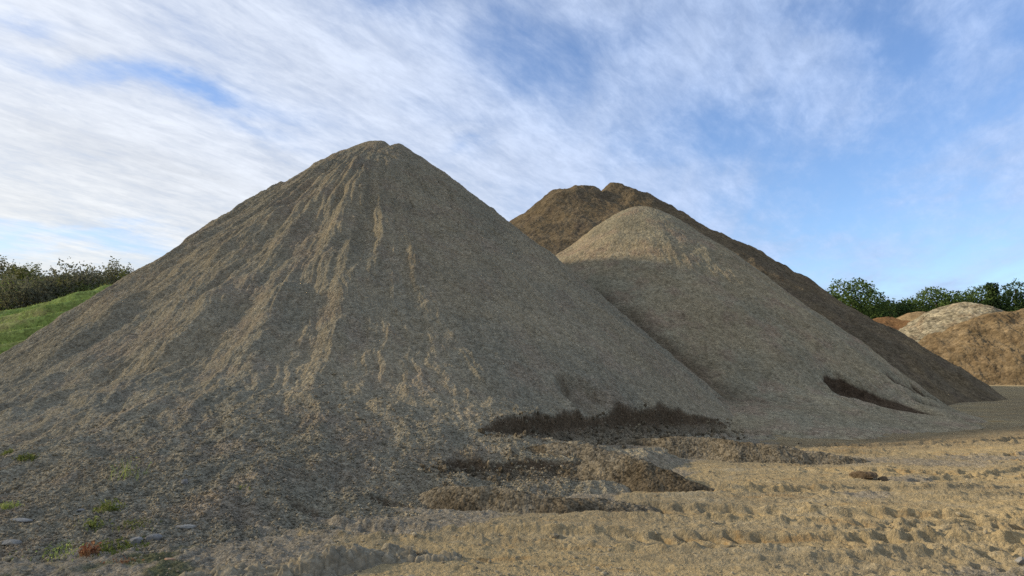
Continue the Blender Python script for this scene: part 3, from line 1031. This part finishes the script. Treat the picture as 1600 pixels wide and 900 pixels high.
def place(k, x, y, sc, rz, label, cat, group, pro=None, z=0.0):
    pr = (pro or protos)[k]
    if id(pr) in used_p:
        o = copy_tree(pr)
    else:
        o = pr; used_p.add(id(pr))
    o.location = (x, y, z); o.rotation_euler = (0, 0, rz)
    o.scale = (sc, sc, sc)
    return tag(o, label, cat, group)


TS = 1.16
TREES = [  # bearing as photo column, distance, kind, size
    (1300, 104, 1, .98, 'leftmost tree at the right, half hidden behind the brown pile slope'),
    (1338, 92, 0, 1.10, 'broad dark green tree with a rounded crown, nearest the brown pile slope'),
    (1374, 100, 2, .92, 'bushy tree between the rounded dark one and the sandy pile'),
    (1404, 96, 4, 1.0, 'tree standing behind the rusty red soil pile'),
    (1440, 99, 2, .99, 'tree standing straight behind the small sandy pile'),
    (1470, 94, 0, 1.02, 'yellow green tree left of the pale rubble summit'),
    (1500, 100, 1, .90, 'tree directly behind the pale rubble summit'),
    (1527, 96, 2, 1.06, 'tree right of the pale rubble summit, left of the pointed one'),
    (1553, 93, 3, .98, 'narrow pointed dark tree over the right flank of the rubble'),
    (1592, 95, 1, 1.0, 'dark tree cut by the right edge of the picture'),
]
for i, (pxx, D_, k, sc, lab) in enumerate(TREES):
    D_ = D_ + 8
    place(k, (pxx - 800) / 1060 * D_, D_, sc * TS, i * 1.7, lab, 'tree', 'trees in a row beyond the far piles')


# the wood behind that row reads as one mass
def wood():
    rg = np.random.default_rng(77)
    n = 80000
    x = rg.uniform(40, 125, n); y0 = rg.uniform(114, 130, n)
    top = 11.6 + 1.8 * fbm(x * .16, y0 * .16, 900, 3) * 1.3 + .8 * fbm(x * .7, y0 * .7, 903, 2)
    z = top * rg.uniform(.02, 1, n) ** .6
    LV, LF = leaf_quads(np.stack([x, y0, z], -1), .40, rg, .3)
    t = np.clip(.5 + .5 * fbm(x * .2, z * .3, 905, 3), 0, 1)
    o = mesh_obj('wood', LV, LF, M_leafd, (80, 112, 0), attrs={'tone': np.repeat(t, 4)}, smooth=False)
    tag(o, 'dense green wood closing the view behind the row of trees', 'wood', kind='stuff')
    n = 16000
    x = rg.uniform(36, 100, n); y0 = rg.uniform(92, 99, n)
    top = 3.6 + 1.6 * fbm(x * .25, y0 * .25, 910, 3)
    z = top * rg.uniform(.0, 1, n) ** .7
    LV, LF = leaf_quads(np.stack([x, y0, z], -1), .32, rg, .3)
    t = np.clip(.55 + .5 * fbm(x * .4, z * .5, 915, 3), 0, 1)
    o = mesh_obj('undergrowth', LV, LF, M_leaf, (65, 86, 0), attrs={'tone': np.repeat(t, 4)}, smooth=False)
    tag(o, 'low green undergrowth in front of the trees beyond the piles', 'undergrowth', kind='stuff')


wood()


def shrub(h, w, seed, mat, n=2600, leaf=.11):
    rg = np.random.default_rng(seed)
    root = empty('shrub', (0, 0, 0))
    V, F = [], []
    Ps = []
    for i in range(13):
        a = rg.uniform(0, 6.28); q = math.sqrt(rg.uniform(0, 1)) * w * .5
        tip = np.array([q * math.cos(a), q * math.sin(a), h * rg.uniform(.55, 1.0) * (1 - .35 * (2 * q / w) ** 2)])
        v, f = tube([(tip[0] * .1, tip[1] * .1, -.1), (tip[0] * .6, tip[1] * .6, tip[2] * .5), tuple(tip)], [.035, .02, .008], 5)
        F.extend([tuple(i_ + len(V) for i_ in q_) for q_ in f]); V.extend(v)
        m = n // 13
        t = rg.uniform(.15, 1.05, m)[:, None]
        ax = np.array([tip[0] * .1, tip[1] * .1, 0]) * (1 - t) + tip * t
        Ps.append(ax + rg.normal(0, 1, (m, 3)) * (.13 * w * (1.25 - t * .8)))
    Pp = np.concatenate(Ps); Pp = Pp[Pp[:, 2] > 0]
    LV, LF = leaf_quads(Pp, leaf, rg, .4)
    t = np.clip(.5 + .45 * fbm(Pp[:, 0] * 1.5 + seed, Pp[:, 2] * 1.5, 930, 2), 0, 1)
    mesh_obj('branches', V, F, M_bark, parent=root)
    mesh_obj('foliage', LV, LF, mat, parent=root, attrs={'tone': np.repeat(t, 4)}, smooth=False)
    return root


sprot = [shrub(2.2, 3.0, 21, M_shrub), shrub(2.6, 3.4, 22, M_shrubg), shrub(1.7, 2.6, 23, M_shrub), shrub(1.9, 3.6, 24, M_shrubg)]


def hz(x, y):
    return float(hill_h(np.array([x]), np.array([y]))[0][0])


SHR = [
    (8, 47, 1, 1.0, 'grey twiggy shrub on the hill skyline at the left edge'),
    (75, 50, 2, .75, 'yellow green bush crowning the highest hump of the hill'),
    (40, 46, 0, .9, 'green bush below the hump, near the left edge'),
    (30, 40, 1, 1.1, 'dark shrub low on the hill right above the grass bank'),
    (70, 42, 3, 1.1, 'wide grey purple thicket under the hump of the hill'),
    (120, 44, 3, 1.15, 'wide dull thicket in the middle of the hillside'),
    (118, 38, 0, .8, 'light green bush just above the bank top'),
    (152, 47, 0, .9, 'bush on the skyline midway between hump and gravel pile'),
    (160, 39, 2, 1.1, 'green bush standing over the right end of the bank'),
    (185, 46, 1, .9, 'dark bush on the skyline nearest the gravel pile but one'),
    (208, 45, 2, 1.0, 'bush touching the outline of the large gravel pile'),
]
for i, (pxx, D_, k, sc, lab) in enumerate(SHR):
    x = (pxx - 800) / 1060 * D_
    place(k, x, D_, sc, i * 2.1, lab, 'shrub', 'shrubs on the hill', sprot, hz(x, D_) - .1)


def blades(x, y, z, h, w, rg, lean=.35):
    n = len(x)
    a = rg.uniform(0, 6.283, n)
    lx, ly = np.cos(a) * h * lean * rg.uniform(.2, 1.4, n), np.sin(a) * h * lean * rg.uniform(.2, 1.4, n)
    b = rg.uniform(0, 6.283, n)
    wx, wy = np.cos(b) * w, np.sin(b) * w
    p0 = np.stack([x - wx, y - wy, z - .02], -1); p1 = np.stack([x + wx, y + wy, z - .02], -1)
    p2 = np.stack([x + lx, y + ly, z + h], -1)
    V = np.stack([p0, p1, p2], 1).reshape(-1, 3)
    return V, np.arange(3 * n).reshape(-1, 3)


def covers():
    rg = np.random.default_rng(5)
    # scrub over the hill
    n = 70000
    D_ = rg.uniform(34, 60, n); pxx = rg.uniform(-260, 330, n)
    x = (pxx - 800) / 1060 * D_; y = D_
    z = hill_h(x, y)[0]
    cl = sst(-.35, .45, fbm(x * .3, y * .3, 940, 3))
    hh = (.25 + 1.0 * cl)
    z2 = z + hh * rg.uniform(0, 1, n)
    LV, LF = leaf_quads(np.stack([x, y, z2], -1), .17, rg, .4)
    t = np.clip(.5 + .5 * fbm(x * .35, y * .35, 943, 3) + rg.normal(0, .1, n), 0, 1)
    o = mesh_obj('scrub', LV, LF, M_shrub, (-35, 46, 5), attrs={'tone': np.repeat(t, 4)}, smooth=False)
    tag(o, 'tangled low scrub covering the hill at the left', 'scrub', kind='stuff')
    # tall dry grass against the sky
    n = 6500
    D_ = rg.uniform(40, 56, n); pxx = rg.uniform(-100, 280, n)
    x = (pxx - 800) / 1060 * D_; y = D_
    V, F = blades(x, y, hill_h(x, y)[0] + .2, rg.uniform(.3, 1.1, n), .014, rg, .3)
    o = mesh_obj('tall_grass', V, F, M_grass, (-35, 48, 6), attrs={'tone': np.repeat(rg.uniform(.2, 1, n), 3)}, smooth=False)
    tag(o, 'tall thin grass stalks standing up among the hill scrub', 'grass', kind='stuff')
    n = 36000
    D_ = rg.uniform(19, 37, n); pxx = rg.uniform(-300, 260, n)
    x = (pxx - 800) / 1060 * D_; y = D_
    z = bank_h(x, y)[0]
    k = (z > .05)
    x, y, z = x[k], y[k], z[k]; n = len(x)
    V, F = blades(x, y, z, rg.uniform(.03, .10, n), .012, rg, .8)
    t = np.clip(.5 + .45 * fbm(x * .5, y * .5, 948, 3) + rg.normal(0, .15, n), 0, 1)
    o = mesh_obj('grass', V, F, M_grass, (-22, 28, 2), attrs={'tone': np.repeat(t, 3)}, smooth=False)
    tag(o, 'short green grass growing on the terraced bank', 'grass', kind='stuff')


covers()

# ------------------------------------------------------------------ stones and weeds at the near left
ico_v, ico_f = None, None


def ico():
    import bmesh
    bm = bmesh.new(); bmesh.ops.create_icosphere(bm, subdivisions=1, radius=1)
    v = np.array([q.co[:] for q in bm.verts]); f = np.array([[q.index for q in p.verts] for p in bm.faces]); bm.free()
    return v, f


def pebbles():
    rg = np.random.default_rng(9)
    v, f = ico()
    n1, n2 = 62000, 16000
    # on the gravel toe
    a = rg.uniform(-38, 6, n1); r = 6.4 + 6.5 * rg.uniform(0, 1, n1) ** 1.4
    x = r * np.sin(np.radians(a)); y = r * np.cos(np.radians(a))
    h, _ = main_h(x, y)
    g = ground_h(x, y)
    k = (h > g - .02) & (rg.uniform(0, 1, n1) < sst(13.2, 8.5, r))
    x1, y1, z1 = x[k], y[k], h[k]
    s1 = rg.lognormal(math.log(.0105), .38, len(x1))
    # on the sand, thinning out away from the pile
    a = rg.uniform(-38, 40, n2); r = 4.8 + 9 * rg.uniform(0, 1, n2) ** 1.6
    x = r * np.sin(np.radians(a)); y = r * np.cos(np.radians(a))
    k = rg.uniform(0, 1, n2) < (.12 + .9 * sst(.0, .5, fbm(x * .8, y * .8, 960, 3)) + .5 * (x < -1.2))
    x, y = x[k], y[k]
    h, _ = main_h(x, y); g = ground_h(x, y)
    k = h < g
    x2, y2, z2 = x[k], y[k], g[k]
    s2 = rg.lognormal(math.log(.008), .5, len(x2))
    for nm, xx, yy, zz_, ss, mt, lab in (('gravel', x1, y1, z1, s1, M_grey, 'loose grey stones on the toe of the large gravel pile'),
                                         ('pebbles', x2, y2, z2, s2, M_clay, 'small stones scattered over the sandy ground')):
        n = len(xx)
        sc = ss[:, None] * rg.uniform(.6, 1.25, (n, 3))
        ca, sa_ = np.cos(rg.uniform(0, 6.28, n)), np.sin(rg.uniform(0, 6.28, n))
        vv = v[None] * (1 + rg.uniform(-.22, .22, (n, len(v), 1))) * sc[:, None]
        X = vv[..., 0] * ca[:, None] - vv[..., 1] * sa_[:, None]; Y = vv[..., 0] * sa_[:, None] + vv[..., 1] * ca[:, None]
        V = np.stack([X + xx[:, None], Y + yy[:, None], vv[..., 2] * .8 + (zz_ + ss * .3)[:, None]], -1).reshape(-1, 3)
        F = (f[None] + (np.arange(n) * len(v))[:, None, None]).reshape(-1, 3)
        o = mesh_obj(nm, V, F, mt, (float(xx.mean()), float(yy.mean()), 0), attrs={'tone': np.repeat(np.clip(rg.normal(.5, .2, n), 0, 1), len(v)), 'damp_shade': np.zeros(len(V))}, smooth=False)
        tag(o, lab, 'gravel' if nm == 'gravel' else 'pebbles', kind='stuff')


pebbles()


def debris():
    rg = np.random.default_rng(14)
    v, f = ico()
    U = np.array(CUTS[0][0]); n = 900
    k = rg.integers(0, len(U) - 2, n); t = rg.uniform(0, 1, n)[:, None]
    p = U[k] * (1 - t) + U[k + 1] * t
    off = rg.gamma(2.0, .22, n)
    x = p[:, 0] + off * .55; y = p[:, 1] - off
    U2 = np.array(CUTS[1][0]); n2 = 350
    k = rg.integers(0, len(U2) - 2, n2); t = rg.uniform(0, 1, n2)[:, None]
    p = U2[k] * (1 - t) + U2[k + 1] * t
    off = rg.gamma(2.0, .15, n2)
    x = np.concatenate([x, p[:, 0] + off * .2]); y = np.concatenate([y, p[:, 1] - off]); n += n2
    z = np.maximum(main_h(x, y)[0], ground_h(x, y))
    ss = rg.lognormal(math.log(.022), .5, n)
    sc = ss[:, None] * rg.uniform(.6, 1.3, (n, 3))
    vv = v[None] * (1 + rg.uniform(-.28, .28, (n, len(v), 1))) * sc[:, None]
    V = (vv + np.stack([x, y, z + ss * .2], -1)[:, None]).reshape(-1, 3)
    F = (f[None] + (np.arange(n) * len(v))[:, None, None]).reshape(-1, 3)
    o = mesh_obj('fallen_gravel', V, F, M_ridge, (2, 13, 0), attrs={'tone': np.repeat(rg.uniform(.2, .9, n), len(v)), 'damp_shade': np.repeat(rg.uniform(0, .5, n), len(v))}, smooth=False)
    tag(o, 'crumbs of gravel fallen below the lips of the bucket cuts', 'gravel', kind='stuff')


debris()


def stone(x, y, sx, sy, sz, seed, mat, label, name='stone', group='single stones on the ground', zoff=.35):
    import bmesh
    bm = bmesh.new(); bmesh.ops.create_icosphere(bm, subdivisions=4, radius=1)
    v = np.array([q.co[:] for q in bm.verts]); f = np.array([[q.index for q in p.verts] for p in bm.faces]); bm.free()
    rg = np.random.default_rng(seed)
    # cut flat facets, then roughen
    for i in range(9):
        nn = rg.normal(size=3); nn /= np.linalg.norm(nn); dd = rg.uniform(.55, .85)
        s_ = v @ nn - dd
        v = v - np.clip(s_, 0, None)[:, None] * nn
    v = v * (1 + .05 * fbm(v[:, 0] * 3 + seed, v[:, 1] * 3 + v[:, 2] * 2, 970, 3)[:, None])
    if name == 'clod':
        v = v * (1 + .45 * fbm(v[:, 0] * 2.1 + seed, v[:, 1] * 2.1 - v[:, 2] * 1.7, 975, 4)[:, None])
    a = rg.uniform(-.5, .5)
    v = v * (sx, sy, sz)
    v = np.stack([v[:, 0] * np.cos(a) - v[:, 1] * np.sin(a), v[:, 0] * np.sin(a) + v[:, 1] * np.cos(a), v[:, 2]], -1)
    g = max(float(ground_h(np.array([x]), np.array([y]))[0]), float(main_h(np.array([x]), np.array([y]))[0][0]))
    o = mesh_obj(name, v + (x, y, g + sz * zoff), f, mat, (x, y, g), attrs={'tone': np.full(len(v), rg.uniform(.35, .8)), 'damp_shade': np.zeros(len(v))})
    return tag(o, label, name, group)


M_orange = earth('orange_stone', ((.42, .27, .16), (.38, .25, .16), (.45, .30, .2)), (.2, .2, .2), 90, .12, .004, 25)
M_stone = earth('grey_stone', ((.26, .25, .22), (.22, .21, .19), (.30, .28, .23)), (.2, .2, .2), 90, .15, .005, 25)
M_dclod = earth('dark_clod', ((.13, .095, .06), (.11, .08, .05), (.15, .11, .07)), (.1, .1, .1), 60, .3, .012, 18)


def gp(px, py):
    """ground point seen at a photo pixel"""
    f = 1060.0; p = math.atan(120 / 1060)
    u, v = (px - 800) / f, -(py - 450) / f
    dx, dy, dz = u, math.cos(p) - v * math.sin(p), math.sin(p) + v * math.cos(p)
    t = -1.7 / dz
    return dx * t, dy * t


for (pxx, pyy, sx, sy, sz, sd, mt, lab, nm) in (
    (264, 886, .05, .035, .022, 1, M_orange, 'small flat orange tan stone at the near left edge', 'stone'),
    (286, 810, .045, .03, .04, 2, M_stone, 'pale upright stone on the toe of the large gravel pile', 'stone'),
    (290, 846, .10, .05, .022, 3, M_stone, 'flat slab like grey stone below the upright one', 'stone'),
    (210, 862, .07, .05, .035, 4, M_stone, 'dark grey stone right of the red weed, left of its neighbour', 'stone'),
    (240, 860, .08, .05, .045, 5, M_stone, 'bigger bluish grey stone right of the red weed', 'stone'),
    (125, 833, .05, .03, .018, 6, M_stone, 'pale flat stone beside the yellow green weed', 'stone'),
    (15, 868, .10, .06, .03, 7, M_stone, 'pale flat stone in the bottom left corner', 'stone'),
    (30, 847, .12, .06, .02, 8, M_stone, 'long light stone at the left edge above the corner one', 'stone'),
    (180, 828, .06, .04, .03, 9, M_stone, 'small grey stone in the weeds', 'stone'),
    (1350, 746, .19, .12, .08, 10, M_dclod, 'dark brown clod lying alone on the open sand', 'clod'),
    (1378, 747, .10, .08, .05, 11, M_dclod, 'smaller dark clod right beside the lone dark brown one', 'clod'),
    (1596, 872, .06, .05, .04, 13, M_stone, 'dark stone cut by the right edge near the bottom', 'stone')):
    gx, gy = gp(pxx, pyy)
    stone(gx, gy, sx, sy, sz, sd, mt, lab, nm, 'single stones on the ground' if nm == 'stone' else 'clods on the sand')


def weed(px, py, h, w, n, seed, mat, label, broad=False, z_on=None):
    rg = np.random.default_rng(seed)
    gx, gy = gp(px, py)
    g = max(float(ground_h(np.array([gx]), np.array([gy]))[0]), float(main_h(np.array([gx]), np.array([gy]))[0][0]))
    x = rg.normal(0, w * .33, n); y = rg.normal(0, w * .28, n)
    V, F = blades(x, y, 0 * x, h * rg.uniform(.35, 1.05, n) * np.exp(-(x * x + y * y) / (w * w) * 1.5), .0035, rg, .55)
    t3 = np.repeat(rg.uniform(.2, 1, n), 3)
    m = n * 2
    k = rg.integers(0, n, m)
    t = rg.uniform(.3, 1, m)
    tips = V.reshape(-1, 3, 3)[:, 2][k]; bases = V.reshape(-1, 3, 3)[:, 0][k]
    P_ = bases * (1 - t)[:, None] + tips * t[:, None]
    LV, LF = leaf_quads(P_ + rg.normal(0, .004, (m, 3)), .020 if broad else .012, rg, .8, 1.9)
    LT = np.concatenate([LF[:, [0, 1, 2]], LF[:, [0, 2, 3]]]) + len(V)
    root = mesh_obj('weed', np.concatenate([V, LV]) + (gx, gy, g), np.concatenate([F, LT]), mat, (gx, gy, g),
                    attrs={'tone': np.concatenate([t3, np.repeat(rg.uniform(.2, 1, m), 4)])}, smooth=False)
    return tag(root, label, 'weed', 'weeds at the near left')


weed(168, 832, .15, .20, 90, 31, M_weed, 'bright yellow green weed on the gravel edge, topmost of the weed patch', True)
weed(142, 850, .13, .20, 80, 32, M_weed, 'yellow green weed just above the red one', True)
weed(138, 878, .13, .15, 60, 33, M_weedr, 'small red stemmed weed at the near left', True)
weed(185, 868, .09, .40, 150, 34, M_weed, 'spreading green weed right of the red one', True)
weed(215, 850, .07, .28, 90, 35, M_weed, 'low green weed at the right end of the weed patch')
weed(38, 784, .07, .24, 130, 36, M_weed, 'bright green grassy weed on the gravel at the left edge', True)
weed(8, 776, .08, .12, 110, 37, M_weed, 'small green weed cut by the left edge of the picture')
weed(195, 805, .30, .30, 46, 38, M_grass, 'thin dry wispy weed rising behind the bright one')
weed(378, 812, .04, .14, 30, 39, M_weed, 'tiny green sprig on the toe of the gravel, farthest right')
weed(10, 835, .09, .16, 90, 40, M_grass, 'dull olive weed by the long light stone')
weed(90, 870, .07, .5, 260, 41, M_grass, 'flat mossy olive weed left of the red one')
weed(188, 888, .04, .25, 50, 42, M_weedr, 'creeping reddish weed at the bottom edge')
